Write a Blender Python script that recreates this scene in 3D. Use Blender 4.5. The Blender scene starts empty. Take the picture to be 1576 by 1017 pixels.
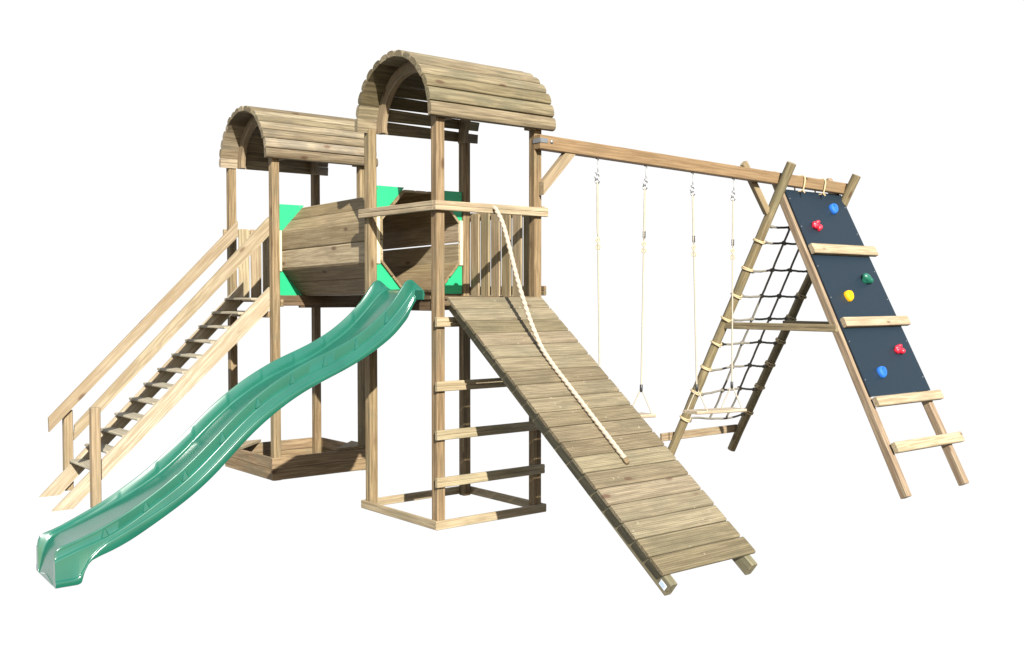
import bpy, bmesh, math, random
from mathutils import Vector as V, Matrix
random.seed(7)
SC = bpy.context.scene
COL = SC.collection
PI = math.pi

# ------------------------------------------------------------------ camera
CAM = V((-4.0961, -5.8638, 1.6131))
YAW, PITCH, F = 0.8883, -0.0331, 1607.72
cy, sy, cp, sp = math.cos(YAW), math.sin(YAW), math.cos(PITCH), math.sin(PITCH)
FWD = V((cy*cp, sy*cp, sp)); RGT = V((sy, -cy, 0)); UPV = RGT.cross(FWD)
cd = bpy.data.cameras.new('camera'); cam = bpy.data.objects.new('camera', cd); COL.objects.link(cam)
cam.matrix_world = Matrix(((RGT.x, UPV.x, -FWD.x, CAM.x), (RGT.y, UPV.y, -FWD.y, CAM.y), (RGT.z, UPV.z, -FWD.z, CAM.z), (0, 0, 0, 1)))
cd.sensor_width = 36.0; cd.lens = F/1576*36; cd.clip_end = 500
SC.camera = cam
SC.view_settings.view_transform = 'Standard'; SC.view_settings.look = 'None'
SC.view_settings.gamma = 1; SC.view_settings.use_curve_mapping = False
EXPO = 1.6
SC.view_settings.exposure = EXPO

# ------------------------------------------------------------------ light
SUN = V((0.395, 1.0, -0.625)).normalized()          # direction the light travels
sd = bpy.data.lights.new('sun', 'SUN'); sd.energy = 4.4; sd.angle = math.radians(0.5); sd.color = (1, .955, .87)
so = bpy.data.objects.new('sun', sd); COL.objects.link(so)
so.rotation_euler = SUN.to_track_quat('-Z', 'Y').to_euler()
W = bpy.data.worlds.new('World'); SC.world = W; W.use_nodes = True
nt = W.node_tree; nt.nodes.clear()
N = lambda t: nt.nodes.new(t)
out = N('ShaderNodeOutputWorld')
sky = N('ShaderNodeTexSky'); sky.sky_type = 'NISHITA'; sky.sun_disc = False
sky.sun_elevation = math.asin(-SUN.z); sky.sun_rotation = math.atan2(-SUN.x, -SUN.y)
bg1 = N('ShaderNodeBackground'); bg1.inputs['Strength'].default_value = 0.06
nt.links.new(sky.outputs[0], bg1.inputs[0])
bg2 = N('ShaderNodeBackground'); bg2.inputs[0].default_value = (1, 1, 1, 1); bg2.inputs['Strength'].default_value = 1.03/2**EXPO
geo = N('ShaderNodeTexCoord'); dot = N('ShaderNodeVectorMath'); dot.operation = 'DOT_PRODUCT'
nt.links.new(geo.outputs['Generated'], dot.inputs[0]); dot.inputs[1].default_value = Matrix.Rotation(math.radians(25), 3, 'Z') @ FWD  # white backdrop region, swung left of the view as added fill for left-facing sides
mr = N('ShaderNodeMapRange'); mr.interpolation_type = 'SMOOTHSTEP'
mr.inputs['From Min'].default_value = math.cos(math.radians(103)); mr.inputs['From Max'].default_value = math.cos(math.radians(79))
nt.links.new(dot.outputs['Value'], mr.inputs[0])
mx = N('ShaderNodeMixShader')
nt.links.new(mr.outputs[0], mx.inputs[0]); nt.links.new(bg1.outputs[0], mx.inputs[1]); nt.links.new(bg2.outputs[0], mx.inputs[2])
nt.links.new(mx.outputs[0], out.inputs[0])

# ------------------------------------------------------------------ materials
def newmat(name):
    m = bpy.data.materials.new(name); m.use_nodes = True
    n = m.node_tree; b = n.nodes['Principled BSDF']
    return m, n, b

def wood(name, light, dark, knot=(.07, .035, .018), stain=(.10, .10, .07), stain_amt=.25, ring=.26, groove=0.0, rough=.72, speck=0.0):
    K = .82
    light, dark, knot, stain = [tuple(c*K for c in q) for q in (light, dark, knot, stain)]
    m, n, b = newmat(name)
    nn = n.nodes.new; lk = n.links.new
    at = nn('ShaderNodeAttribute'); at.attribute_name = 'gr'
    tn = nn('ShaderNodeAttribute'); tn.attribute_name = 'tone'
    def mapn(sc):
        q = nn('ShaderNodeVectorMath'); q.operation = 'MULTIPLY'; lk(at.outputs['Vector'], q.inputs[0]); q.inputs[1].default_value = sc; return q
    def noise(src, det, rgh, dist=0):
        q = nn('ShaderNodeTexNoise'); q.inputs['Scale'].default_value = 1; q.inputs['Detail'].default_value = det
        q.inputs['Roughness'].default_value = rgh; q.inputs['Distortion'].default_value = dist; lk(src.outputs[0], q.inputs['Vector']); return q
    def math_(op, a, bb, clamp=False):
        q = nn('ShaderNodeMath'); q.operation = op; q.use_clamp = clamp
        for i, v in enumerate((a, bb)):
            if v is None: continue
            if isinstance(v, (int, float)): q.inputs[i].default_value = v
            else: lk(v, q.inputs[i])
        return q.outputs[0]
    def ramp(src, lo, hi):
        q = nn('ShaderNodeMapRange'); q.interpolation_type = 'SMOOTHSTEP'; q.inputs[1].default_value = lo; q.inputs[2].default_value = hi; lk(src, q.inputs[0]); return q.outputs[0]
    def mix(f, a, c, blend='MIX'):
        q = nn('ShaderNodeMix'); q.data_type = 'RGBA'; q.blend_type = blend
        if isinstance(f, (int, float)): q.inputs[0].default_value = f
        else: lk(f, q.inputs[0])
        for i, v in ((6, a), (7, c)):
            if isinstance(v, tuple): q.inputs[i].default_value = (*v, 1)
            else: lk(v, q.inputs[i])
        return q.outputs[2]
    fine = noise(mapn((3.0, 70, 70)), 5, .62, .3)
    mid = noise(mapn((1.1, 13, 13)), 4, .6, .8)
    wav = noise(mapn((.45, 5.5, 5.5)), 2, .5, 1.3)
    rg = math_('SINE', math_('MULTIPLY', wav.outputs[0], 46.0), None)
    rg = ramp(rg, -.2, 1.0)
    big = noise(mapn((2.3, 4, 4)), 4, .65, .4)
    c = mix(ramp(fine.outputs[0], .38, .62), dark, light)
    c = mix(math_('MULTIPLY', rg, ring), c, dark)
    c = mix(math_('MULTIPLY', ramp(mid.outputs[0], .5, .75), .45), c, dark)
    c = mix(math_('MULTIPLY', ramp(big.outputs[0], .46, .68), stain_amt), c, stain)
    vo = nn('ShaderNodeTexVoronoi'); vo.inputs['Scale'].default_value = 1; kk = mapn((3.6, 9, 9)); 
    kd = nn('ShaderNodeVectorMath'); kd.operation = 'ADD'; lk(kk.outputs[0], kd.inputs[0])
    ks = nn('ShaderNodeVectorMath'); ks.operation = 'SCALE'; lk(fine.outputs['Color'], ks.inputs[0]); ks.inputs['Scale'].default_value = .12; lk(ks.outputs[0], kd.inputs[1])
    lk(kd.outputs[0], vo.inputs['Vector'])
    sep = nn('ShaderNodeSeparateColor'); lk(vo.outputs['Color'], sep.inputs[0])
    gate = math_('GREATER_THAN', sep.outputs[0], .72)
    kn = math_('SUBTRACT', 1.0, ramp(vo.outputs['Distance'], .07, .2), True)
    halo = math_('SUBTRACT', 1.0, ramp(vo.outputs['Distance'], .1, .42), True)
    c = mix(math_('MULTIPLY', math_('MULTIPLY', halo, gate), .3), c, dark)
    c = mix(math_('MULTIPLY', math_('MULTIPLY', kn, gate), .8), c, knot)
    if speck > 0:
        sv = noise(mapn((38, 38, 38)), 2, .5)
        s2 = noise(mapn((5, 5, 5)), 2, .5)
        f = math_('MULTIPLY', ramp(sv.outputs[0], .66, .72), ramp(s2.outputs[0], .5, .6))
        c = mix(math_('MULTIPLY', f, speck), c, (.42, .38, .3))
    tv = nn('ShaderNodeMapRange'); tv.inputs[3].default_value = .66; tv.inputs[4].default_value = 1.30; lk(tn.outputs['Fac'], tv.inputs[0])
    hs = nn('ShaderNodeHueSaturation'); lk(c, hs.inputs['Color']); lk(tv.outputs[0], hs.inputs['Value'])
    hu = nn('ShaderNodeMapRange'); lk(math_('FRACT', math_('MULTIPLY', tn.outputs['Fac'], 7.31), None), hu.inputs[0]); hu.inputs[3].default_value = .494; hu.inputs[4].default_value = .507; lk(hu.outputs[0], hs.inputs['Hue'])
    sv_ = nn('ShaderNodeMapRange'); sv_.inputs[3].default_value = 1.12; sv_.inputs[4].default_value = .88; lk(tn.outputs['Fac'], sv_.inputs[0]); lk(sv_.outputs[0], hs.inputs['Saturation'])
    lk(hs.outputs[0], b.inputs['Base Color'])
    b.inputs['Roughness'].default_value = rough
    b.inputs['Specular IOR Level'].default_value = .25
    h = math_('ADD', math_('MULTIPLY', fine.outputs[0], .6), math_('MULTIPLY', mid.outputs[0], .6))
    if groove > 0:
        sx = nn('ShaderNodeSeparateXYZ'); lk(at.outputs['Vector'], sx.inputs[0])
        gsn = math_('SINE', math_('MULTIPLY', sx.outputs[1], 2*PI/.0128), None)
        h = math_('ADD', h, math_('MULTIPLY', gsn, groove))
    bp = nn('ShaderNodeBump'); bp.inputs['Strength'].default_value = .5; bp.inputs['Distance'].default_value = .003
    lk(h, bp.inputs['Height']); lk(bp.outputs[0], b.inputs['Normal'])
    return m

def plain(name, col, rough=.5, metal=0, var=.15, scale=20, bump=0, spec=.5):
    m, n, b = newmat(name)
    tc = n.nodes.new('ShaderNodeTexCoord'); no = n.nodes.new('ShaderNodeTexNoise')
    no.inputs['Scale'].default_value = scale; no.inputs['Detail'].default_value = 5; n.links.new(tc.outputs['Object'], no.inputs['Vector'])
    mxn = n.nodes.new('ShaderNodeMix'); mxn.data_type = 'RGBA'
    mxn.inputs[6].default_value = (*[c*(1-var) for c in col], 1); mxn.inputs[7].default_value = (*[min(1, c*(1+var)) for c in col], 1)
    n.links.new(no.outputs[0], mxn.inputs[0]); n.links.new(mxn.outputs[2], b.inputs['Base Color'])
    rr = n.nodes.new('ShaderNodeMapRange'); rr.inputs[3].default_value = rough*.85; rr.inputs[4].default_value = min(1, rough*1.15)
    n.links.new(no.outputs[0], rr.inputs[0]); n.links.new(rr.outputs[0], b.inputs['Roughness'])
    b.inputs['Metallic'].default_value = metal; b.inputs['Specular IOR Level'].default_value = spec
    if bump:
        bp = n.nodes.new('ShaderNodeBump'); bp.inputs['Strength'].default_value = .4; bp.inputs['Distance'].default_value = bump
        n.links.new(no.outputs[0], bp.inputs['Height']); n.links.new(bp.outputs[0], b.inputs['Normal'])
    return m

M = {}
M['post'] = wood('post_wood', (.26, .19, .106), (.138, .094, .048), stain=(.122, .112, .068), stain_amt=.5)
M['rail'] = wood('rail_wood', (.315, .252, .155), (.195, .146, .082), stain=(.16, .148, .09), stain_amt=.4)
M['roof'] = wood('roof_wood', (.208, .168, .099), (.105, .081, .045), stain=(.075, .075, .045), stain_amt=.55, ring=.25)
M['roof_pale'] = wood('pale_roof_wood', (.245, .200, .128), (.128, .099, .060), stain=(.095, .086, .066), stain_amt=.55, ring=.25)
M['ramp'] = wood('ramp_wood', (.200, .163, .101), (.122, .097, .058), stain=(.095, .083, .051), stain_amt=.5, ring=.12, groove=.7, speck=.3)
M['ramp_beam'] = wood('ramp_beam_wood', (.19, .165, .10), (.11, .095, .055), stain=(.10, .105, .065), stain_amt=.4)
M['stair'] = wood('stair_wood', (.375, .33, .245), (.25, .197, .125), stain=(.27, .21, .13), stain_amt=.45, ring=.55, knot=(.09, .055, .03))
M['stair_rail'] = wood('stair_rail_wood', (.32, .265, .18), (.215, .163, .10), stain=(.23, .17, .098), stain_amt=.45, ring=.55, knot=(.09, .055, .03))
M['tread'] = wood('tread_wood', (.36, .32, .24), (.23, .20, .145), stain=(.20, .185, .14), stain_amt=.35)
M['newel'] = wood('newel_wood', (.27, .205, .12), (.18, .132, .072), stain=(.17, .15, .09), stain_amt=.25)
M['tunnel'] = wood('tunnel_wood', (.30, .236, .144), (.185, .136, .076), stain=(.165, .128, .078), stain_amt=.55, ring=.25)
M['beam'] = wood('beam_wood', (.245, .160, .086), (.16, .10, .05), stain=(.185, .128, .072), stain_amt=.45, ring=.35)
M['pole'] = wood('pole_wood', (.25, .20, .112), (.14, .106, .056), stain=(.13, .12, .07), stain_amt=.5)
M['leg'] = wood('leg_wood', (.285, .222, .142), (.17, .12, .073), stain=(.19, .16, .105), stain_amt=.4)
M['rung'] = wood('rung_wood', (.34, .275, .18), (.22, .165, .098), stain=(.22, .19, .125), stain_amt=.35)
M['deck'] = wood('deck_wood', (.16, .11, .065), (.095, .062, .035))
M['cream'] = wood('cream_wood', (.55, .47, .30), (.45, .37, .22), stain_amt=.1)
M['green'] = plain('green_panel_plastic', (.012, .27, .118), .42, var=.05, scale=8)
M['slide'] = plain('green_slide_plastic', (.0095, .078, .052), .19, var=.25, scale=4.5, spec=.6)
_b = M['slide'].node_tree.nodes['Principled BSDF']; _b.inputs['Coat Weight'].default_value = .15; _b.inputs['Coat Roughness'].default_value = .12
M['navy'] = plain('navy_board', (.0036, .0105, .018), .5, var=.22, scale=70, bump=.0012, spec=.4)
M['rope'] = plain('cream_rope_fibre', (.31, .26, .205), .85, var=.25, scale=90, spec=.1)
M['swing_rope'] = plain('pale_swing_rope_fibre', (.30, .27, .22), .85, var=.2, scale=90, spec=.1)
M['net_rope'] = plain('grey_net_rope_fibre', (.13, .12, .098), .85, var=.3, scale=60, spec=.1)
M['lash'] = plain('cream_lashing_cord', (.36, .285, .17), .8, var=.2, scale=60, spec=.1)
M['black'] = plain('black_plastic', (.012, .012, .013), .45)
M['steel'] = plain('galvanised_steel', (.36, .365, .37), .42, metal=.9, var=.1)
M['sticker'] = plain('white_sticker', (.50, .55, .62), .4, var=.02)
M['ink'] = plain('blue_sticker_print', (.22, .32, .50), .4, var=.02)
M['red'] = plain('red_resin', (.42, .012, .03), .4, var=.1)
M['blue'] = plain('blue_resin', (.02, .12, .47), .4, var=.1)
M['yellow'] = plain('yellow_resin', (.62, .34, .008), .4, var=.1)
M['dkgreen'] = plain('dark_green_resin', (.008, .085, .055), .4, var=.1)
M['leaf'] = plain('dry_red_leaf', (.10, .015, .015), .7, var=.2)
M['twig'] = plain('dark_twig_bark', (.03, .028, .026), .8, var=.2)

# ------------------------------------------------------------------ mesh helpers
def newbm():
    bm = bmesh.new(); bm.verts.layers.float_vector.new('gr'); bm.verts.layers.float.new('tone'); return bm
def lay(bm): return bm.verts.layers.float_vector['gr'], bm.verts.layers.float['tone']

def chamfer(w, h, c=.004):
    w /= 2; h /= 2; c = min(c, w*.45, h*.45)
    return [(-w+c, -h), (w-c, -h), (w, -h+c), (w, h-c), (w-c, h), (-w+c, h), (-w, h-c), (-w, -h+c)]
def rail_prof(w, h, c=.004, g=.004):
    # w: thickness (horizontal), h: height; a routed line runs along both broad faces
    w /= 2; h /= 2
    return [(-w+c, -h), (w-c, -h), (w, -h+c), (w, -g), (w-g, 0), (w, g), (w, h-c), (w-c, h), (-w+c, h), (-w, h-c), (-w, g), (-w+g, 0), (-w, -g), (-w, -h+c)]
def post_prof(w, c=.005, g=.004):
    w /= 2; q = w*.15
    pts = []
    for k in range(4):
        a = k*PI/2
        loc = [(-w+c, -w), (q-g, -w), (q, -w+g), (q+g, -w), (w-c, -w)]
        for x, y in loc: pts.append((x*math.cos(a)-y*math.sin(a), x*math.sin(a)+y*math.cos(a)))
    return pts

def sweep(bm, a, b, prof, up=(0, 0, 1), tone=None, prof_b=None, endbev=.004):
    """straight timber from a to b; prof is a closed 2D outline (side, up)"""
    a = V(a); b = V(b); e = (b-a); L = e.length; e.normalize()
    u = V(up); u = (u - e*u.dot(e)).normalized(); s = e.cross(u)
    lg, lt = lay(bm)
    off = V((random.uniform(0, 60), random.uniform(0, 60), random.uniform(0, 60)))
    t = random.random() if tone is None else tone
    rings = []
    for x, k in ((0, .94), (endbev, 1), (L-endbev, 1), (L, .94)):
        ring = []
        f = x/L
        for (p, q), (p2, q2) in zip(prof, prof_b or prof):
            p = p + (p2-p)*f; q = q + (q2-q)*f
            v = bm.verts.new(a + e*x + s*(p*k) + u*(q*k)); v[lg] = V((x, p, q)) + off; v[lt] = t; ring.append(v)
        rings.append(ring)
    n = len(prof)
    for r in range(3):
        for i in range(n):
            j = (i+1) % n
            bm.faces.new((rings[r][i], rings[r][j], rings[r+1][j], rings[r+1][i]))
    bm.faces.new(list(reversed(rings[0]))); bm.faces.new(rings[3])

def bar(bm, a, b, w, h, up=(0, 0, 1), tone=None, c=.004): sweep(bm, a, b, chamfer(w, h, c), up, tone)

def tube(bm, pts, r, seg=10, tone=None, taper=None, twist=0.0):
    lg, lt = lay(bm); pts = [V(p) for p in pts]
    off = V((random.uniform(0, 60), random.uniform(0, 60), random.uniform(0, 60))); t = random.random() if tone is None else tone
    rings = []; u = None; dist = 0
    for i, p in enumerate(pts):
        d = (pts[min(i+1, len(pts)-1)] - pts[max(i-1, 0)]).normalized()
        if u is None: u = d.orthogonal().normalized()
        u = (u - d*u.dot(d)).normalized(); s = d.cross(u)
        if i: dist += (p-pts[i-1]).length
        rr = r*(taper[i] if taper else 1)
        ring = []
        for k in range(seg):
            an = 2*PI*k/seg
            q = rr*(1 + (twist*math.cos(3*an + dist*150) if twist else 0))
            v = bm.verts.new(p + u*(math.cos(an)*q) + s*(math.sin(an)*q)); v[lg] = V((dist, math.cos(an)*r, math.sin(an)*r)) + off; v[lt] = t; ring.append(v)
        rings.append(ring)
    for a, b in zip(rings, rings[1:]):
        for k in range(seg):
            j = (k+1) % seg; bm.faces.new((a[k], a[j], b[j], b[k]))
    bm.faces.new(list(reversed(rings[0]))); bm.faces.new(rings[-1])

def ring(bm, c, axis, R, r, seg=20, mseg=8, sx=1.0):
    """torus around an axis"""
    lg, lt = lay(bm); ax = V(axis).normalized(); u = ax.orthogonal().normalized(); s = ax.cross(u); c = V(c)
    rows = []
    for i in range(seg):
        a = 2*PI*i/seg; d = u*math.cos(a) + s*math.sin(a); row = []
        for k in range(mseg):
            bta = 2*PI*k/mseg
            v = bm.verts.new(c + d*(R + r*math.cos(bta)) + ax*(r*math.sin(bta)*sx)); v[lg] = V((a, bta, 0)); v[lt] = .5; row.append(v)
        rows.append(row)
    for i in range(seg):
        A, B = rows[i], rows[(i+1) % seg]
        for k in range(mseg):
            j = (k+1) % mseg; bm.faces.new((A[k], B[k], B[j], A[j]))

def prism(bm, poly, d, tone=None, gdir=(1, 0, 0)):
    """poly: 3D outline, extruded by vector d"""
    lg, lt = lay(bm); d = V(d); g = V(gdir).normalized(); n = d.normalized(); s = n.cross(g)
    off = V((random.uniform(0, 60), random.uniform(0, 60), random.uniform(0, 60))); t = random.random() if tone is None else tone
    A = []; B = []
    for p in poly:
        p = V(p)
        for L_, q in ((A, p), (B, p+d)):
            v = bm.verts.new(q); v[lg] = V((q.dot(g), q.dot(s), q.dot(n))) + off; v[lt] = t; L_.append(v)
    k = len(poly)
    bm.faces.new(list(reversed(A))); bm.faces.new(B)
    for i in range(k):
        j = (i+1) % k; bm.faces.new((A[i], A[j], B[j], B[i]))

def blob(bm, c, axes, amp=.12, sub=2, seed=0):
    r = random.Random(seed)
    bm2 = bmesh.new(); bmesh.ops.create_icosphere(bm2, subdivisions=sub, radius=1)
    ph = [(V((r.uniform(-3, 3), r.uniform(-3, 3), r.uniform(-3, 3))), r.uniform(0, 6)) for _ in range(4)]
    lg, lt = lay(bm); mp = {}
    for v in bm2.verts:
        k = 1 + amp*sum(math.sin(f.dot(v.co)+p) for f, p in ph)/2
        co = V(c) + axes[0]*(v.co.x*k) + axes[1]*(v.co.y*k) + axes[2]*(v.co.z*k)
        w = bm.verts.new(co); w[lg] = co; w[lt] = .5; mp[v.index] = w
    for f in bm2.faces: bm.faces.new([mp[v.index] for v in f.verts])
    bm2.free()

def wpos(o):
    p = V((0, 0, 0))
    while o: p += o.location; o = o.parent
    return p
def obj(name, bm, mat, parent=None, smooth=None, loc=None, label=None):
    """link a bmesh (world coordinates) as ONE object under parent"""
    bmesh.ops.recalc_face_normals(bm, faces=bm.faces[:])
    base = wpos(parent) if parent else V((0, 0, 0))
    lc = V(loc) if loc is not None else base
    for v in bm.verts: v.co -= lc
    me = bpy.data.meshes.new(name); bm.to_mesh(me); bm.free(); me.materials.append(M[mat])
    if smooth is not None:
        for p in me.polygons: p.use_smooth = True
        me.set_sharp_from_angle(angle=math.radians(smooth))
    o = bpy.data.objects.new(name, me); COL.objects.link(o)
    if parent: o.parent = parent
    o.location = lc - base
    if label: o['label'] = label
    return o
def thing(name, loc, label, cat, group=None):
    o = bpy.data.objects.new(name, None); COL.objects.link(o); o.location = loc; o.empty_display_size = .1
    o['label'] = label; o['category'] = cat
    if group: o['group'] = group
    return o
def lerp(a, b, t): return a + (b-a)*t
def table(T, x):
    if x <= T[0][0]: return T[0][1]
    for (x0, y0), (x1, y1) in zip(T, T[1:]):
        if x <= x1: return lerp(y0, y1, (x-x0)/(x1-x0))
    return T[-1][1]
def spline(pts, n):
    pts = [V(p) for p in pts]; P = [pts[0]*2-pts[1]] + pts + [pts[-1]*2-pts[-2]]; outp = []
    for i in range(1, len(P)-2):
        for k in range(n):
            t = k/n; a, b, c, d = P[i-1], P[i], P[i+1], P[i+2]
            outp.append(.5*((2*b) + (c-a)*t + (2*a-5*b+4*c-d)*t*t + (3*b-a-3*c+d)*t**3))
    outp.append(pts[-1]); return outp

# ------------------------------------------------------------------ the two towers
def log_board(w, t):
    # rounded log-lap cladding board: flat inside, bulging outside
    pts = [(-w/2, 0), (w/2, 0)]
    for k in range(0, 9):
        a = PI*k/8
        pts.append((w/2*math.cos(a)*(1 if 0 < k < 8 else 1), t*.35 + t*.65*math.sin(a)**.7 if 0 < k < 8 else t*.3))
    return pts

def roof(parent, y0, dz, mat, nb):
    R = .460 if dz == 0 else .447; yc = y0+.002+R; zc = 2.845+dz
    bm = newbm()
    a0, a1 = math.radians(-1.5), math.radians(181.5)
    st = (a1-a0)/nb
    for i in range(nb):
        a = a0 + (i+.5)*st
        far = i/nb > .66 and dz == 0
        w = R*st + random.uniform(-.002, .001) + .004; wb = w - (.030 if far else .004)
        nrm = V((0, -math.cos(a), math.sin(a)))
        c = V((0, yc, zc)) + nrm*(R-.004)
        x0 = -.06 + random.uniform(-.006, .006); x1 = 1.058 + random.uniform(-.006, .006)
        sweep(bm, c+V((x0, 0, 0)), c+V((x1, 0, 0)), log_board(w, .046), nrm, prof_b=log_board(wb, .046), endbev=.003)
    r = obj('roof', bm, mat, parent, smooth=35)
    for x in (.100, .858):
        bm = newbm(); lg, lt = lay(bm); off = V((random.random()*50, 3, 4)); n = 36; rows = []
        for i in range(n+1):
            a = math.radians(-2) + math.radians(184)*i/n
            row = []
            for rr in (R-.006, R-.088):
                for xx in (x, x+.042):
                    v = bm.verts.new((xx, yc - rr*math.cos(a), zc + rr*math.sin(a))); v[lg] = V((a*.5, rr, xx)) + off; v[lt] = .55; row.append(v)
            rows.append(row)
        for A, B in zip(rows, rows[1:]):
            for i, j in ((0, 1), (1, 3), (3, 2), (2, 0)): bm.faces.new((A[i], A[j], B[j], B[i]))
        bm.faces.new((rows[0][0], rows[0][1], rows[0][3], rows[0][2])); bm.faces.new((rows[-1][0], rows[-1][1], rows[-1][3], rows[-1][2]))
        obj('roof_arch', bm, 'tunnel', r, smooth=40)
    return r

def screw(bm, p, n, r=.006):
    n = V(n).normalized(); u = n.orthogonal().normalized(); s = n.cross(u); lg, lt = lay(bm)
    top = [bm.verts.new(V(p)+n*.003+u*(r*.7*math.cos(k*PI/4))+s*(r*.7*math.sin(k*PI/4))) for k in range(8)]
    bot = [bm.verts.new(V(p)+u*(r*math.cos(k*PI/4))+s*(r*math.sin(k*PI/4))) for k in range(8)]
    bm.faces.new(top)
    for k in range(8): bm.faces.new((bot[k], bot[(k+1) % 8], top[(k+1) % 8], top[k]))

def corner_panel(parent, y, ny, x0, x1, z0, z1, cx, czt, czb):
    """four green triangular corner sheets round a tunnel mouth; ny is the side the screws show"""
    T = .012
    for (xc, s) in ((x0, 1), (x1, -1)):
        for (zc, q, cz) in ((z1, -1, czt), (z0, 1, czb)):
            bm = newbm()
            prism(bm, [(xc, y, zc), (xc+s*cx, y, zc), (xc, y, zc+q*cz)], (0, T, 0), tone=.5)
            o = obj('corner_panel', bm, 'green', parent)
            f = y-.0005 if ny < 0 else y+T+.0005
            for (px, pz) in ((xc+s*.016, zc+q*.02), (xc+s*(cx-.045), zc+q*.018), (xc+s*.016, zc+q*(cz-.045))): 
                bm = newbm(); screw(bm, (px, f, pz), (0, ny, 0)); obj('screw', bm, 'steel', o)

PW = .07
def tower(parent, y0, dz):
    zt = 2.86+dz
    for (x, y) in ((.06, .06), (.06, .94), (.94, .06), (.94, .94)):
        bm = newbm(); sweep(bm, (x, y0+y, -.006), (x, y0+y, zt), post_prof(PW), (0, 1, 0), tone=.5+random.uniform(-.2, .2))
        obj('post', bm, 'post', parent)
    # deck boards and the joists that carry them
    bm = newbm(); n = 8
    for i in range(n):
        yy = y0 + .10 + (i+.5)*.80/n; bar(bm, (.026, yy, 1.60+dz), (.974, yy, 1.60+dz), .80/n-.006, .024)
    for yy in (.062, .938): bar(bm, (.10, y0+yy, 1.60+dz), (.90, y0+yy, 1.60+dz), .068, .024)
    obj('deck', bm, 'deck', parent)

t1 = thing('play_tower', (.5, .5, 0), 'taller front wooden play tower with barrel roof, open frame base and ladder rungs', 'play tower')
tower(t1, 0, 0)
roof(t1, 0, 0, 'roof', 15)
# base frame
for a, b in (((-.002, .011, .03), (1.002, .011, .03)), ((.011, .024, .03), (.011, 1.0, .03)), ((.989, .024, .03), (.989, 1.0, .03)), ((.024, .989, .03), (.976, .989, .03))):
    bm = newbm(); bar(bm, a, b, .022, .062, tone=.75); obj('base_board', bm, 'rail', t1)
# top rails, outside the posts
for a, b in (((-.004, .009, 2.232), (1.012, .009, 2.232)), ((.009, .026, 2.232), (.009, 1.012, 2.232)), ((.991, .026, 2.246), (.991, 1.0, 2.246))):
    bm = newbm(); sweep(bm, a, b, rail_prof(.030, .066), (0, 0, 1), tone=.85); obj('handrail', bm, 'rail', t1)
bm = newbm(); sweep(bm, (.989, .002, 1.652), (.989, 1.0, 1.652), rail_prof(.024, .072), (0, 0, 1), tone=.3); obj('lower_rail', bm, 'post', t1)
for i in range(6):
    y = .823 - i*.1325
    bm = newbm(); bar(bm, (.962, y, 1.602), (.962, y, 2.262), .022, .108, (0, 1, 0), tone=.55 if i % 2 == 0 else .35, c=.006)
    obj('baluster', bm, 'rail', t1)
for z in (1.433, .990, .653, .325):
    bm = newbm(); sweep(bm, (.008, .011, z), (.985, .011, z), rail_prof(.026, .068), (0, 0, 1), tone=.8); obj('ladder_rung', bm, 'rail', t1)
for y in (.013, .987):
    bm = newbm(); bar(bm, (.03, y, 1.552), (.97, y, 1.552), .024, .066, tone=.4) if y > .5 else bar(bm, (.1, .062, 1.548), (.9, .062, 1.548), .04, .066, tone=.4)
    obj('deck_joist', bm, 'deck', t1)
bm = newbm(); bar(bm, (.062, .1, 1.548), (.062, .9, 1.548), .05, .078, tone=.3); obj('deck_joist', bm, 'deck', t1)
corner_panel(t1, .925, -1, .098, .902, 1.63, 2.447, .255, .275, .268)
bm = newbm(); bar(bm, (.097, .952, 1.602), (.903, .952, 1.602), .03, .088, tone=.3); obj('threshold', bm, 'deck', t1)

T2 = 2.479; DZ = -.03
t2 = thing('play_tower', (.5, T2+.5, 0), 'smaller-looking rear wooden play tower with barrel roof standing in a square sandbox at the stairs', 'play tower')
tower(t2, T2, DZ)
roof(t2, T2, DZ, 'roof_pale', 17)
for a, b in (((-.004, .013, .1), (1.004, .013, .1)), ((.013, .028, .1), (.013, 1.0, .1)), ((.987, .028, .1), (.987, 1.0, .1)), ((.028, .987, .1), (.972, .987, .1))):
    a = V(a)+V((0, T2, 0)); b = V(b)+V((0, T2, 0)); bm = newbm()
    for k in range(2): bar(bm, a+V((0, 0, -.05+.1*k)), b+V((0, 0, -.05+.1*k)), .026, .098, tone=.45+.1*k)
    obj('sandbox_board', bm, 'post', t2)
bm = newbm(); prism(bm, [(.0, T2+1.0, .203), (.0, T2+.64, .203), (.37, T2+1.0, .203)], (0, 0, .024), tone=.7, gdir=(1, 1, 0)); obj('corner_seat', bm, 'rail', t2)
bm = newbm(); prism(bm, [(1.0, T2, .203), (1.0, T2+.37, .203), (.63, T2, .203)], (0, 0, .024), tone=.3, gdir=(1, 1, 0)); obj('corner_seat', bm, 'post', t2)
for i in range(6):
    x = .19 + i*.123
    bm = newbm(); bar(bm, (x, T2+.962, 1.58), (x, T2+.962, 2.245), .104, .022, (0, 1, 0), tone=.55 if i % 2 else .8, c=.006); obj('baluster', bm, 'rail', t2)
bm = newbm(); sweep(bm, (0, T2+.99, 2.205), (1.0, T2+.99, 2.205), rail_prof(.03, .066), (0, 0, 1), tone=.6); obj('handrail', bm, 'rail', t2)
bm = newbm(); bar(bm, (.03, T2+.10, 1.45), (.03, T2+.90, 1.45), .03, .055, tone=.6); obj('cross_rail', bm, 'post', t2)
bm = newbm(); bar(bm, (.30, T2+.062, 1.545), (.90, T2+.062, 1.545), .04, .075, tone=.15); obj('deck_joist', bm, 'deck', t2)
bm = newbm(); bar(bm, (.098, T2+.05, 1.55), (.125, T2+.05, 1.55), .06, .065, tone=.5); obj('joist_block', bm, 'post', t2)
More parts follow.
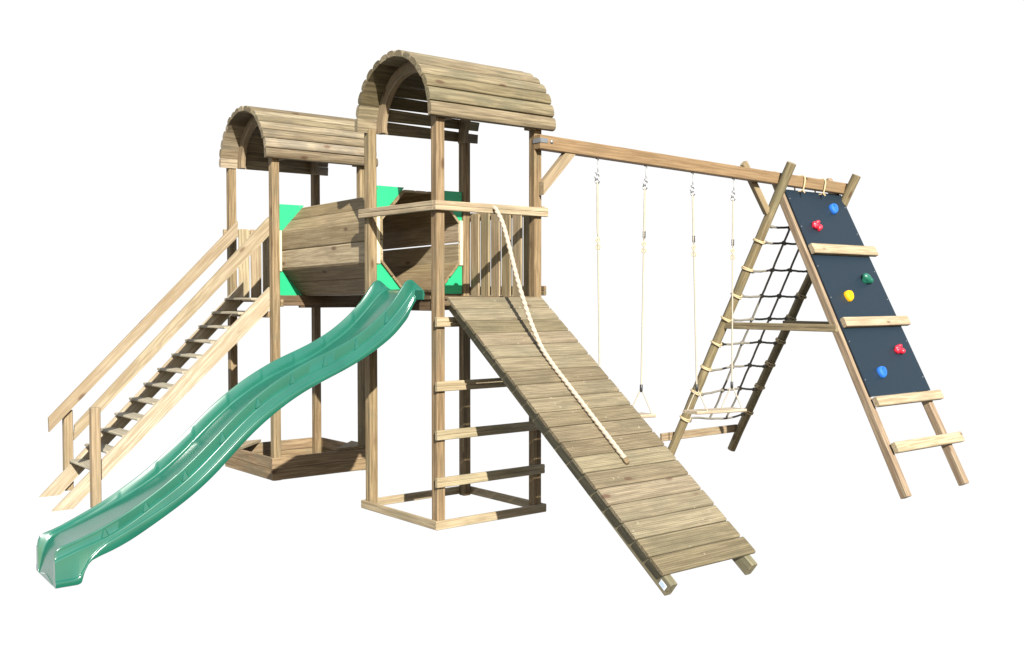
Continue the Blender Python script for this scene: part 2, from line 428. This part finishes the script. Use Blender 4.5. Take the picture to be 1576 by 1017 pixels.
corner_panel(t2, T2+.065, -1, .098, .902, 1.60, 2.417, .255, .275, .268)
bm = newbm(); bar(bm, (.097, T2+.046, 1.572), (.903, T2+.046, 1.572), .03, .092, tone=.3); obj('threshold', bm, 'deck', t2)

# ------------------------------------------------------------------ tunnel between the towers
tn = thing('crawl_tunnel', (.5, 1.72, 1.63), 'octagonal timber crawl tunnel bridging the two play towers', 'tunnel')
ya, yb = .905, T2+.095
oct_ = [(.335, 2.43), (.665, 2.43), (.875, 2.20), (.875, 1.875), (.665, 1.64), (.335, 1.64), (.125, 1.875), (.125, 2.20)]
bm = newbm(); ctr = V((.5, 0, 2.035)); bmi = 0
for i in range(8):
    p, q = oct_[i], oct_[(i+1) % 8]; pv, qv = V((p[0], 0, p[1])), V((q[0], 0, q[1]))
    e = (qv-pv); Ls = e.length; e.normalize(); nrm = V((e.z, 0, -e.x))
    if nrm.dot((pv+qv)/2-ctr) < 0: nrm = -nrm
    nb = 3 if i in (0, 4) else 2
    for k in range(nb):
        w = Ls/nb - (.010 if i == 2 else -.0005)
        c = pv + e*((k+.5)*Ls/nb) + nrm*-.011
        sg = V((0, -.018*0, 0))
        sweep(bm, (c.x, ya, c.z), (c.x, yb, c.z-.03), [(-w/2, -.01), (w/2, -.01), (w/2, -.001), (w/2-.004, .006), (w/2-.012, .010), (-w/2+.012, .010), (-w/2+.004, .006), (-w/2, -.001)], nrm)
obj('tunnel_wall', bm, 'tunnel', tn)
for y, dz in ((.920, 0.0), (T2+.060, -.03)):
    # pale timber rim of the mouth, seen as a thin light edge between the green corners
    for x in (.0955, .873):
        bm = newbm(); prism(bm, [(x, y-.008, 1.86+dz), (x+.031, y-.008, 1.86+dz), (x+.031, y-.008, 2.215+dz), (x, y-.008, 2.215+dz)], (0, .016, 0), tone=.8, gdir=(0, 0, 1))
        obj('mouth_edge', bm, 'cream', tn)

# ------------------------------------------------------------------ slide
RIM = [(-2.434, .145), (-2.43, .17), (-2.42, .193), (-2.40, .207), (-2.38, .213), (-2.3, .237), (-2.2, .273), (-2.1, .318), (-2.0, .368), (-1.9, .428), (-1.8, .491), (-1.7, .565), (-1.6, .648), (-1.5, .737), (-1.4, .830), (-1.3, .915), (-1.2, .990), (-1.1, 1.056), (-1.0, 1.112), (-.9, 1.163), (-.8, 1.205), (-.7, 1.243), (-.6, 1.285), (-.5, 1.335), (-.4, 1.397), (-.3, 1.473), (-.2, 1.565), (-.12, 1.675), (-.09, 1.714), (-.06, 1.727), (-.03, 1.722), (0, 1.70), (.02, 1.682), (.045, 1.668)]
L2 = [(-2.434, .135), (-2.3, .182), (-2.2, .211), (-2.1, .246), (-2.0, .299), (-1.9, .360), (-1.8, .422), (-1.7, .487), (-1.6, .565), (-1.5, .655), (-1.4, .748), (-1.3, .838), (-1.2, .914), (-1.1, .979), (-1.0, 1.032), (-.9, 1.081), (-.8, 1.122), (-.7, 1.158), (-.6, 1.20), (-.5, 1.249), (-.4, 1.310), (-.3, 1.385), (-.2, 1.47), (-.1, 1.583), (-.05, 1.645), (-.02, 1.66), (.045, 1.655)]
L3 = [(-2.434, .02), (-2.32, .022), (-2.3, .035), (-2.275, .075), (-2.25, .12), (-2.2, .165), (-2.15, .2), (-2.1, .222), (-2.0, .268), (-1.9, .318), (-1.8, .37), (-1.7, .43), (-1.6, .50), (-1.5, .584), (-1.4, .675), (-1.3, .768), (-1.2, .849), (-1.1, .918), (-1.0, .977), (-.9, 1.029), (-.8, 1.073), (-.7, 1.11), (-.6, 1.15), (-.5, 1.202), (-.4, 1.260), (-.3, 1.325), (-.2, 1.40), (-.1, 1.51), (-.04, 1.605), (-.01, 1.625), (.045, 1.63)]
LOW = [(-2.434, -.016), (-2.305, -.016), (-2.292, -.005), (-2.283, .03), (-2.265, .08), (-2.235, .11), (-2.19, .128), (-2.1, .156), (-2.0, .20), (-1.9, .255), (-1.8, .312), (-1.7, .372), (-1.6, .440), (-1.5, .52), (-1.4, .615), (-1.3, .71), (-1.2, .794), (-1.1, .867), (-1.0, .932), (-.9, .987), (-.8, 1.034), (-.7, 1.076), (-.6, 1.117), (-.5, 1.163), (-.4, 1.216), (-.3, 1.275), (-.2, 1.345), (-.1, 1.45), (-.04, 1.56), (-.01, 1.588), (.045, 1.60)]
BED = [(-2.434, -.014), (-2.428, -.010), (-2.418, .045), (-2.405, .10), (-2.385, .15), (-2.355, .185), (-2.31, .207), (-2.26, .222), (-2.2, .240), (-2.1, .28), (-2.0, .322), (-1.9, .366), (-1.8, .418), (-1.7, .475), (-1.6, .548), (-1.5, .632), (-1.4, .724), (-1.3, .812), (-1.2, .893), (-1.1, .960), (-1.0, 1.02), (-.9, 1.07), (-.8, 1.11), (-.7, 1.145), (-.6, 1.19), (-.5, 1.244), (-.4, 1.306), (-.3, 1.375), (-.2, 1.465), (-.1, 1.57), (-.04, 1.63), (0, 1.655), (.045, 1.66)]
def smooth_table(T, xs):
    G = [-2.45 + .02*i for i in range(126)]
    vals = [table(T, g) for g in G]
    for _ in range(6):
        nv = vals[:]
        for i in range(1, len(G)-1):
            if -2.15 < G[i] < -.16: nv[i] = .25*vals[i-1]+.5*vals[i]+.25*vals[i+1]
        vals = nv
    S = list(zip(G, vals))
    return [lerp(table(T, x), table(S, x), max(0, min(1, (x+2.2)/.08, (-.1-x)/.08))) for x in xs]
xs = sorted(set([round(-2.434+.02*i, 4) for i in range(124)] + [-2.43, -2.42, -2.41, -2.30, -2.293, -2.285, -2.278, -2.255, -2.37, -2.345, -.045, -.055, -.035, .045]))
xs = sorted(set(xs + [round(-2.16+.238*k+d, 4) for k in range(0, 10) for d in (-.019, -.010, 0.0, .006)]))
xs = [x for x in xs if -2.4341 <= x <= .0451]
tabs = [smooth_table(T, xs) for T in (RIM, L2, L3, LOW, BED)]
NY, FY = .2, .7
sl = thing('slide', (-1.2, .45, 0), 'wavy green plastic slide running from the front tower down to the left', 'slide')
bm = newbm(); rows = []
for i, x in enumerate(xs):
    r, l2, l3, lo, bd = [t[i] for t in tabs]
    l2 = min(l2, r-.006); l3 = min(l3, l2-.022); lo = min(lo, l3-.02)
    if x < -2.2: bd = min(bd, r-.012)
    wallh = max(r-bd, .01)
    f1 = min(.008, (r-l2)*.3)
    ph = ((x+2.16)/.238) % 1.0
    pw = (.0055*(ph if ph < .92 else (1-ph)/.08*.92))*min(1, max(0, (wallh-.02)/.06)) if x > -2.2 else 0
    half = [(.010, lo), (.002, lo+.004), (.0, min(lo+.012, l3-.012)), (.0, l3-.008), (.0015, l3-.002), (.005, l3+.003), (.011, l3+.005), (.0125, l3+.009),
            (.013, l2-.008), (.0145, l2-.002), (.019, l2+f1*.35), (.027, l2+f1*.7), (.030, l2+f1*1.2), (.031, r-f1*1.4), (.0315, r-f1*.7), (.034, r-.001), (.039, r+.001), (.044, r-.001), (.0475, r-.008),
            (.0535+pw, lerp(r-.008, bd+min(.020, wallh*.3), .5)), (.061+pw*.4, bd+min(.020, wallh*.3)), (.062, bd+min(.013, wallh*.22)), (.065, bd+min(.006, wallh*.12)), (.071, bd+min(.0015, wallh*.05)), (.080, bd)]
    under = [(.24, max(lo, bd-.03) if x > -2.2 else min(lo+.02, bd-.004))]
    sec = [V((x, NY+a, z)) for a, z in half] + [V((x, .45, max(bd+.004*min(1, wallh/.05), lo+.03 if x < -2.29 else -9)))] + [V((x, FY-a, z)) for a, z in reversed(half)]
    ud = min(bd-.012, r-.03) if x > -2.33 else min(bd-.004, lo+.05)
    ud = max(ud, lo+.001) if x > -2.2 else ud
    sec += [V((x, FY-.075, lo+.003)), V((x, FY-.09, max(ud, lo))), V((x, NY+.09, max(ud, lo))), V((x, NY+.075, lo+.003))]
    rows.append([bm.verts.new(p + V((.028*(p.y-NY)/.5*max(0, min(1, (-2.2-x)/.15)), 0, 0))) for p in sec])
n = len(rows[0])
for A, B in zip(rows, rows[1:]):
    for k in range(n):
        j = (k+1) % n; bm.faces.new((A[k], A[j], B[j], B[k]))
for k in range(n): pass
H = len(half)
for rw in (rows[0], rows[-1]):
    bm.faces.new(rw[:H]+rw[-2:]); bm.faces.new(rw[H+1:-2]); bm.faces.new(rw[H-1:H+2]+[rw[-3], rw[-2]])
obj('slide_body', bm, 'slide', sl, smooth=38)
for k in range(9):
    x = -2.16 + k*.238
    r, l2 = table(RIM, x), table(L2, x); sl_ = (table(RIM, x+.03)-table(RIM, x-.03))/.06
    for yb_, yo in ((NY+.042, NY+.018), (FY-.042, FY-.018)):
        A = [(x-.008, yb_, r-.008-.0*sl_), (x-.024, yb_, l2-.002), (x+.036, yb_, l2+.05*sl_*.8), (x+.012, yb_, r-.006)]
        B = [(x-.000, yo+(.007 if yo < .4 else -.007), r-.016), (x-.012, yo, l2+.001), (x+.022, yo, l2+.022*sl_+.003), (x+.005, yo+(.007 if yo < .4 else -.007), r-.014)]
        bm = newbm(); va = [bm.verts.new(p) for p in A]; vb = [bm.verts.new(p) for p in B]
        bm.faces.new(va); bm.faces.new(list(reversed(vb)))
        for i in range(4): bm.faces.new((va[i], va[(i+1) % 4], vb[(i+1) % 4], vb[i]))
        obj('stiffening_rib', bm, 'slide', sl, smooth=50)
for y in (.115, .685):
    bm = newbm(); prism(bm, [(-.03, y, 1.588), (-.018, y, 1.588), (-.018, y, 1.652), (-.03, y, 1.652)], (0, .1, 0)); obj('fixing_flange', bm, 'slide', sl)

# ------------------------------------------------------------------ staircase at the rear tower
stc = thing('staircase', (-.8, 2.97, -.05), 'steep pale wooden open-tread staircase with handrails up to the rear tower', 'staircase')
def strbd(y, ztop0, sl1, zlow0, sl2, xt, zb, mat='stair', th=.034):
    bm = newbm()
    xa = (zb-zlow0)/sl2; xb = (zb-ztop0)/sl1
    poly = [(xb, y, zb), (xa, y, zb), (xt, y, zlow0+sl2*xt), (xt, y, ztop0+sl1*xt)]
    prism(bm, poly, (0, th, 0), tone=.6, gdir=(1, 0, 1)); obj('stair_string', bm, mat, stc)
strbd(2.567, 1.662, .948, 1.472, .920, .03, -.045)
strbd(3.172, 1.683, .992, 1.500, .975, .06, -.035)
for i in range(12):
    z = 1.597-.1222*i; x = -.038-.1233*i - (0)
    x = -.130 + (z-1.597)*1.02
    bm = newbm(); bar(bm, (x+.070, 2.603, z-.011), (x+.070, 3.170, z-.011), .140, .021, tone=.5, c=.005); obj('tread', bm, 'tread', stc)
# handrails and newel posts
bm = newbm(); prism(bm, [(-1.625, 2.572, .607), (.03, 2.572, 2.305), (.03, 2.572, 2.145), (-1.636, 2.572, .487)], (0, .03, 0), tone=.5, gdir=(1, 0, 1)); obj('stair_handrail', bm, 'stair_rail', stc)
bm = newbm(); prism(bm, [(-1.655, 3.172, .612), (.012, 3.172, 2.300), (.005, 3.172, 2.150), (-1.652, 3.172, .494)], (0, .03, 0), tone=.45, gdir=(1, 0, 1)); obj('stair_handrail', bm, 'stair_rail', stc)
bm = newbm(); sweep(bm, (-1.487, 2.53, -.05), (-1.487, 2.53, .74), chamfer(.07, .07, .006), (0, 1, 0), tone=.7); obj('newel_post', bm, 'newel', stc)
bm = newbm(); sweep(bm, (-1.489, 3.238, -.012), (-1.489, 3.238, .66), chamfer(.07, .07, .006), (0, 1, 0), tone=.6); obj('newel_post', bm, 'newel', stc)

# ------------------------------------------------------------------ ramp
rp = thing('climbing_ramp', (.48, -1.0, 0), 'sloping boarded climbing ramp leaning from the front tower down to the right', 'ramp')
RD = V((0, -1.973, -1.51)).normalized(); RN = V((0, -1.51, 1.973)).normalized(); R0 = V((0, -.05, 1.61))
bm = newbm(); nB = 19; LR = 2.483; pit = LR/nB
for i in range(nB):
    s = (i+.5)*pit; f = s/LR; c = R0 + RD*s - RN*.011
    xl = lerp(.062, .092, f)+random.uniform(-.0025, .0025); xr = lerp(.905, .876, f)+random.uniform(-.0025, .0025)
    if i == nB-1: xr += .012
    bar(bm, (xl, c.y, c.z), (xr, c.y, c.z), pit-.0075, .022, RN, tone=random.uniform(.15, .85), c=.005)
obj('ramp_deck', bm, 'ramp', rp)
bm = newbm(); bm2 = newbm()
for x, s1, b in ((.142, 2.542, bm), (.832, 2.547, bm2)):
    a = R0 + RD*.0 - RN*.070; e = R0 + RD*s1 - RN*.070
    sweep(b, (x, a.y, a.z), (x, e.y, e.z), chamfer(.055, .094, .008), RN, tone=.6)
sb = obj('stringer', bm, 'ramp_beam', rp); obj('stringer', bm2, 'ramp_beam', rp)
bm = newbm(); c = R0 + RD*2.500 - RN*.072
def quad_plate(bm, c, e1, e2, n, a, b, t): prism(bm, [c-e1*a-e2*b, c+e1*a-e2*b, c+e1*a+e2*b, c-e1*a+e2*b], n*t, tone=.5)
quad_plate(bm, V((.1142, c.y, c.z)), RD, RN, V((-1, 0, 0)), .026, .017, .0012); st_ = obj('sticker', bm, 'sticker', sb)
for k in (-1, 0, 1):
    bm = newbm(); quad_plate(bm, V((.1129, c.y, c.z))+RN*(k*.008)-RD*.003, RD, RN, V((-1, 0, 0)), .018, .0016, .0006)
    obj('sticker_print', bm, 'ink', st_)

# climbing rope laid down the ramp
rope_pts = [(.5, .03, 2.236), (.5, -.012, 2.236), (.495, -.05, 2.205), (.486, -.14, 2.085), (.48, -.283, 1.749), (.48, -.374, 1.552), (.48, -.457, 1.400), (.48, -.558, 1.256), (.474, -.70, 1.131), (.468, -.83, 1.032), (.460, -1.003, .900), (.452, -1.19, .757), (.444, -1.392, .602)]
bm = newbm(); tube(bm, spline(rope_pts, 40), .0150, 18, twist=.17)
rpo = thing('climbing_rope', (.444, -1.392, .60), 'thick twisted cream rope hanging from the handrail down over the ramp', 'rope')
obj('rope', bm, 'rope', rpo, smooth=60)
bm = newbm(); e_ = V((.444, -1.392, .602)); tube(bm, [e_-RD*.028, e_-RD*.02, e_+RD*.004, e_+RD*.01], .0185, 12, taper=[.9, 1, 1, .7]); obj('end_whipping', bm, 'leg', rpo, smooth=50)
bm = newbm(); tube(bm, [(.5, .024, 2.236), (.5, .036, 2.236), (.5, .055, 2.236), (.5, .066, 2.236)], .024, 10, taper=[.7, 1.1, 1.1, .6]); obj('stop_knot', bm, 'rope', rpo, smooth=60)

# ------------------------------------------------------------------ swing frame
sf = thing('swing_set', (3.0, 0, 0), 'long brown swing beam from the front tower to a splayed A-frame with round poles', 'swing frame')
def bz(x): return 2.7655 - .0245*(x-.98)      # beam centre height (upper face minus half)
BH = .105
bm = newbm(); sweep(bm, (.905, -.003, 2.7415), (4.825, -.003, 2.648), chamfer(.074, BH, .006), (0, 0, 1), tone=.5); obj('beam', bm, 'beam', sf)
bm = newbm(); quad_plate(bm, V((.940, -.0402, 2.752)), V((1, 0, 0)), V((0, 0, 1)), V((0, -1, 0)), .034, .016, .004); br = obj('steel_bracket', bm, 'steel', sf); bm = newbm(); quad_plate(bm, V((.904, -.003, 2.752)), V((0, 1, 0)), V((0, 0, 1)), V((-1, 0, 0)), .0415, .016, .004)
br = obj('steel_bracket', bm, 'steel', sf)
bm = newbm(); tube(bm, [(1.012, -.036, 2.748), (1.012, -.046, 2.748), (1.012, -.052, 2.748)], .014, 10, taper=[1, 1, .6]); obj('bolt', bm, 'steel', sf, smooth=50)
bm = newbm(); prism(bm, [(.945, -.03, 2.355), (.945, -.03, 2.452), (1.168, -.03, 2.684), (1.268, -.03, 2.682)], (0, .053, 0), tone=.7, gdir=(1, 0, 1)); obj('brace', bm, 'newel', sf)
bm = newbm(); bar(bm, (3.70, .058, 2.37), (3.36, .058, 2.79), .045, .068, (0, 0, 1), tone=.5); obj('brace', bm, 'newel', sf)
def net_y(z): return 1.205 - .487*z
def pole_x(i, z): return (lerp(3.662, 3.760, z/2.8), lerp(4.637, 4.807, z/2.76))[i]
def pole_c(i, z): return V((pole_x(i, z), net_y(z), z))
for i, zt in ((0, 2.80), (1, 2.768)):
    bm = newbm(); pts = [pole_c(i, -.01+ (zt+.01)*k/14) for k in range(15)]
    pts = [p + V((random.uniform(-.003, .003), random.uniform(-.003, .003), 0)) for p in pts]
    tube(bm, pts, .0435, 18, tone=.5, taper=[random.uniform(.97, 1.03) for _ in pts]); obj('round_pole', bm, 'pole', sf, smooth=45)
bm = newbm(); ycb = net_y(.22)+.055
bar(bm, (3.495, ycb, .222), (4.66, ycb, .222), .03, .078, tone=.5); obj('cross_board', bm, 'leg', sf)
# legs that carry the climbing wall
def wall_y(z, off=0.0): return -1.343 + .52*z + off
WN = V((0, -1, .52)).normalized(); WD = V((0, -.52, -1)).normalized()
def wp(x, z, d=0.0):
    p = V((x, wall_y(z), z)); return p + WN*d
for x0, x1 in ((3.811, 3.935), (4.752, 4.795)):
    bm = newbm(); c0 = wp(x0-.035, -.012, -.055); c1 = wp(x1-.035, 2.77, -.055)
    sweep(bm, c0, c1, chamfer(.072, .072, .006), WN, tone=.55); obj('wall_leg', bm, 'leg', sf)
for x, ye in ((3.70, -.68), (4.60, -.59)):
    bm = newbm(); sweep(bm, (x, .53, 1.335), (x, ye, 1.335), rail_prof(.03, .064), (0, 0, 1), tone=.6); obj('spreader', bm, 'pole', sf)

# ------------------------------------------------------------------ climbing wall
cw = thing('climbing_wall', (4.25, -1.0, .7), 'dark navy climbing board with coloured holds and pale wooden rungs', 'climbing wall')
bm = newbm(); lg, lt = lay(bm)
T_ = .017; zt, zb = 2.588, .765
poly = [wp(3.885, zt, -T_), wp(4.775, zt, -T_), wp(4.773, zb, -T_), wp(3.808, zb, -T_)]
prism(bm, poly, WN*T_, tone=.5); obj('wall_panel', bm, 'navy', cw)
for (za, zc, xl, xr) in ((2.066, 1.980, 3.855, 4.872), (1.412, 1.332, 3.845, 4.876), (.748, .672, 3.805, 4.856), (.386, .305, 3.786, 4.873)):
    bm = newbm(); zm = (za+zc)/2; h = (wp(0, za)-wp(0, zc)).length
    d0 = .0235 if zm > .76 or True else 0
    a = wp(xl, zm, d0); b = wp(xr, zm, d0)
    sweep(bm, a, b, chamfer(h, .045, .006), WN, tone=random.uniform(.5, .8)); obj('rung', bm, 'rung', cw)
HOLD = [('blue', 4.502, 2.425), ('red', 4.105, 2.250), ('dkgreen', 4.517, 1.758), ('yellow', 4.113, 1.603), ('red', 4.530, 1.128), ('blue', 4.096, .943)]
for i, (m, x, z) in enumerate(HOLD):
    bm = newbm(); X = V((1, 0, 0)); U = -WD
    if m == 'red':
        for k, (dx, du, rx, ru, rn) in enumerate(((-.018, .0, .042, .036, .034), (.026, .026, .032, .022, .034), (.028, -.022, .026, .036, .036), (-.036, -.01, .022, .03, .026))):
            blob(bm, wp(x, z, .012)+X*dx+U*du, (X*rx, U*ru, WN*rn), .16, 3, 10*i+k)
    elif m == 'dkgreen':
        blob(bm, wp(x, z, .014), (X*.062, U*.05, WN*.045), .2, 3, 5); blob(bm, wp(x+.03, z-.01, .02), (X*.034, U*.04, WN*.04), .15, 3, 6)
    else:
        # pocket hold: a rounded pear with a deep finger hollow
        n = 22; lgx = lay(bm); rows = []
        prof = [(1.0, .0), (1.02, .016), (.94, .036), (.78, .046), (.62, .040), (.50, .008), (.0, .002)]
        for (k, d) in prof:
            row = []
            for j in range(n):
                an = 2*PI*j/n; rx = .035*(1+.2*math.sin(an)); ru = .052
                sh = 0 if k > .8 else .004
                row.append(bm.verts.new(wp(x, z, d + (.008*math.sin(an+1) if .3 < k < .95 else 0)) + X*(math.cos(an)*rx*k + .25*(1-k)*.05) + U*(math.sin(an)*ru*k)))
            rows.append(row)
        for A, B in zip(rows, rows[1:]):
            for j in range(n): bm.faces.new((A[j], A[(j+1) % n], B[(j+1) % n], B[j]))
        bmesh.ops.remove_doubles(bm, verts=bm.verts, dist=.0004)
    nm = {'red': 'red knobbly hold', 'blue': 'blue pocket hold', 'yellow': 'yellow pocket hold', 'dkgreen': 'dark green rounded hold'}[m]
    obj('climbing_hold', bm, m, cw, smooth=60, label=nm)
for x in (4.105, 4.425):
    bm = newbm(); zc = bz(x)-.033; pts = []
    for k in range(27):
        a = 2*PI*k/26; q = (abs(math.cos(a))**4+abs(math.sin(a))**4)**.25
        pts.append((x + .018*math.sin(a) - .03*(math.cos(a) if math.sin(a) < 0 else 0)*0, -.003 + .052*math.cos(a)/q*1.0, zc + (.068*math.sin(a)/q) - (.01 if math.sin(a) < -.5 else 0)))
    tube(bm, pts, .0075, 8)
    tube(bm, [(x-.018, -.05, zc-.07), (x-.035, -.068, zc-.085), (x-.04, -.085, zc-.092)], .008, 8)
    obj('tie_loop', bm, 'lash', cw, smooth=60)

# ------------------------------------------------------------------ climbing net
cn = thing('climbing_net', (4.25, .8, .4), 'square-mesh rope climbing net lashed between the two round poles', 'climbing net')
rowz = [2.255, 2.11, 1.859, 1.61, 1.388, 1.153, .915, .675, .405]
vx = lambda k, z: lerp((4.075, 4.345)[k], (4.118, 4.39)[k], z/2.3)
bm = newbm()
def pn(x, z, d=0): return V((x, net_y(z)+d, z))
for j, z in enumerate(rowz):
    xl, xr = pole_x(0, z)+.04, pole_x(1, z)-.03
    sag = random.uniform(-.02, .02) - (.03 if j in (6, 7, 8) else 0)
    zl = z+sag*.8; zr = z+random.uniform(-.025, .012)
    pts = [pn(xl, zl), pn(lerp(xl, vx(0, z), .5), lerp(zl, z, .5)-.008), pn(vx(0, z), z), pn((vx(0, z)+vx(1, z))/2, z-.004), pn(vx(1, z), z+.002), pn(lerp(vx(1, z), xr, .5), lerp(z, zr, .5)-.004), pn(xr, zr)]
    if j < 8:
        tube(bm, spline(pts, 6), .0105, 8, twist=.1)
        for k in (0, 1):
            p = pn(vx(k, z), z+.001*k)
            bk = newbm(); blob(bk, p, (V((.026, 0, 0)), V((0, .022, 0)), V((0, 0, .023))), .22, 2, j*3+k); obj('net_knot', bk, 'net_rope', cn, smooth=60)
    else:
        tube(bm, spline([pn(xl, z-.005), pn(3.84, z-.0), pn(4.1, z-.03), pn(4.4, z-.045), pn(xr, z-.01)], 6), .0105, 8, twist=.1)
    # tail of the lashing knot beside each pole
    bk = newbm(); blob(bk, pn(xl+.055, zl-.003), (V((.026, 0, 0)), V((0, .018, 0)), V((0, 0, .018))), .3, 2, 77+j); obj('net_knot', bk, 'net_rope', cn, smooth=60)
    bk = newbm(); blob(bk, pn(xr-.05, zr), (V((.024, 0, 0)), V((0, .018, 0)), V((0, 0, .018))), .3, 2, 97+j); obj('net_knot', bk, 'net_rope', cn, smooth=60)
for k in (0, 1):
    pts = [pn(vx(k, z)+random.uniform(-.006, .006)*(1 if z not in rowz else 0), z) for z in sorted(rowz+[2.5, 1.98, 1.73, 1.27, 1.03, .8, .54])]
    pts[0] = pn(vx(k, .405)-.02, .37)
    tube(bm, spline(pts, 4), .0105, 8, twist=.1)
obj('net_mesh', bm, 'net_rope', cn, smooth=60)
for i in (0, 1):
    for j, z in enumerate(rowz[1:]):
        ax = (pole_c(i, z+.3)-pole_c(i, z-.3)).normalized()
        bm = newbm(); c = pole_c(i, z)
        tl = (ax + V((random.uniform(.05, .3)*(1 if i == 0 else -1), random.uniform(-.1, .1), 0))).normalized()
        ring(bm, c, tl, .0495, .0085, 22, 8); ring(bm, c+ax*.013, (ax+V((.1, .05, 0))).normalized(), .0485, .0075, 22, 8)
        blob(bm, c + V((.055 if i == 0 else -.055, -.012, 0)), (V((.016, 0, 0)), V((0, .016, 0)), V((0, 0, .018))), .2, 2, j)
        obj('lashing', bm, 'lash', cn, smooth=60)

# ------------------------------------------------------------------ swings
def swing(xl, xr, xlb, xrb, zs, label, seat):
    cx = (xlb+xrb)/2
    t = thing('swing', (cx, -.003, zs), label, 'swing', 'rope swings hanging from the beam')
    bm = newbm(); bar(bm, (seat[0], -.003, zs+.008), (seat[1], -.003, zs-.012), .17, .026, tone=.7, c=.008); obj('seat', bm, 'stair', t)
    for x, xb, shift in ((xl, xlb, 0), (xr, xrb, 1)):
        zt = bz(x) - BH/2 - .024
        y = -.003
        P = lambda z: V((lerp(x, xb, (zt-z)/(zt-zs)), y, z))
        bm = newbm()
        z1, z2 = zt-.20, zt-.60
        # doubled rope, sleeve, figure ring, then one rope down to the fork
        for s in (-1, 1):
            tube(bm, spline([P(z1)+V((0, 0, .012)), P(z1)+V((.010*s, .006*s, -.02)), P(z1-.15)+V((.012*s, .006*s, 0)), P(z2+.04)+V((.008*s, .004*s, 0)), P(z2)], 5), .0055, 8, twist=.08)
        zf = zs+.20
        tube(bm, [P(z2), P(lerp(z2, zf, .25)), P(lerp(z2, zf, .6)), P(zf)], .0068, 8)
        for s in (-1, 1):
            tube(bm, spline([P(zf), P(zf-.03)+V((.012*s, -.012*s, 0)), P(zs+.03)+V((.048*s, -.062*s, .0)), P(zs+.004)+V((.050*s, -.064*s, 0))], 4), .0055, 8)
        r = obj('rope', bm, 'swing_rope', t, smooth=60)
        bm = newbm(); ring(bm, (x, y, zt+.012), (1, 0, 0), .020, .005); obj('eye_ring', bm, 'steel', r, smooth=50)
        bm = newbm(); tube(bm, spline([(x+.008, y, zt+.004), (x+.014, y, zt-.03), (x+.008, y, zt-.08), (x+.012, y, zt-.115), (x-.004, y, zt-.13), (x-.012, y, zt-.11)], 5), .0055, 8)
        obj('steel_hook', bm, 'steel', r, smooth=50)
        bm = newbm(); ring(bm, (x, y, zt-.145), (0, 1, 0), .022, .005); obj('swivel_ring', bm, 'steel', r, smooth=50)
        bm = newbm(); ring(bm, P(z1)+V((0, 0, .022)), (1, .3, 0), .018, .0055); obj('thimble', bm, 'steel', r, smooth=50)
        if not (shift == 0 and xl < 2):
            bm = newbm()
            tube(bm, [P(z2+.07-.0035*k) for k in range(17)], .0125, 10, taper=[.72 if k % 5 == 0 else 1 for k in range(21)])
            obj('sleeve', bm, 'black', r, smooth=50)
        bm = newbm(); ring(bm, P(z2-.03), (.2, 1, 0), .017, .005); obj('adjuster_ring', bm, 'cream', r, smooth=50)
        bm = newbm(); ring(bm, P(z2-.085), (1, .3, 0), .018, .005); obj('adjuster_ring', bm, 'cream', r, smooth=50)
        bm = newbm(); tube(bm, [P(zf+.04), P(zf+.036), P(zf-.015), P(zf-.022)], .0125, 10, taper=[.7, 1, 1, .7]); obj('sleeve', bm, 'black', r, smooth=50)
    return t
swing(1.512, 2.048, 1.552, 2.005, .66, 'swing nearer the front tower, its seat mostly hidden behind the ramp', (1.46, 2.10))
swing(2.611, 3.145, 2.692, 3.145, .625, 'swing beside the climbing net, its pale seat in view against the pole', (2.60, 3.25))

for (x, z) in [(3.905, zq) for zq in (2.50, 2.24, 1.88, 1.60, 1.22, .90)] + [(4.745, zq) for zq in (2.46, 2.20, 1.84, 1.58, 1.20, .88)]:
    bm = newbm(); xx = x if x > 4.5 else lerp(3.828, 3.905, (z-.765)/1.8); screw(bm, wp(xx, z, .0006), WN, .0065); obj('screw', bm, 'steel', cw)
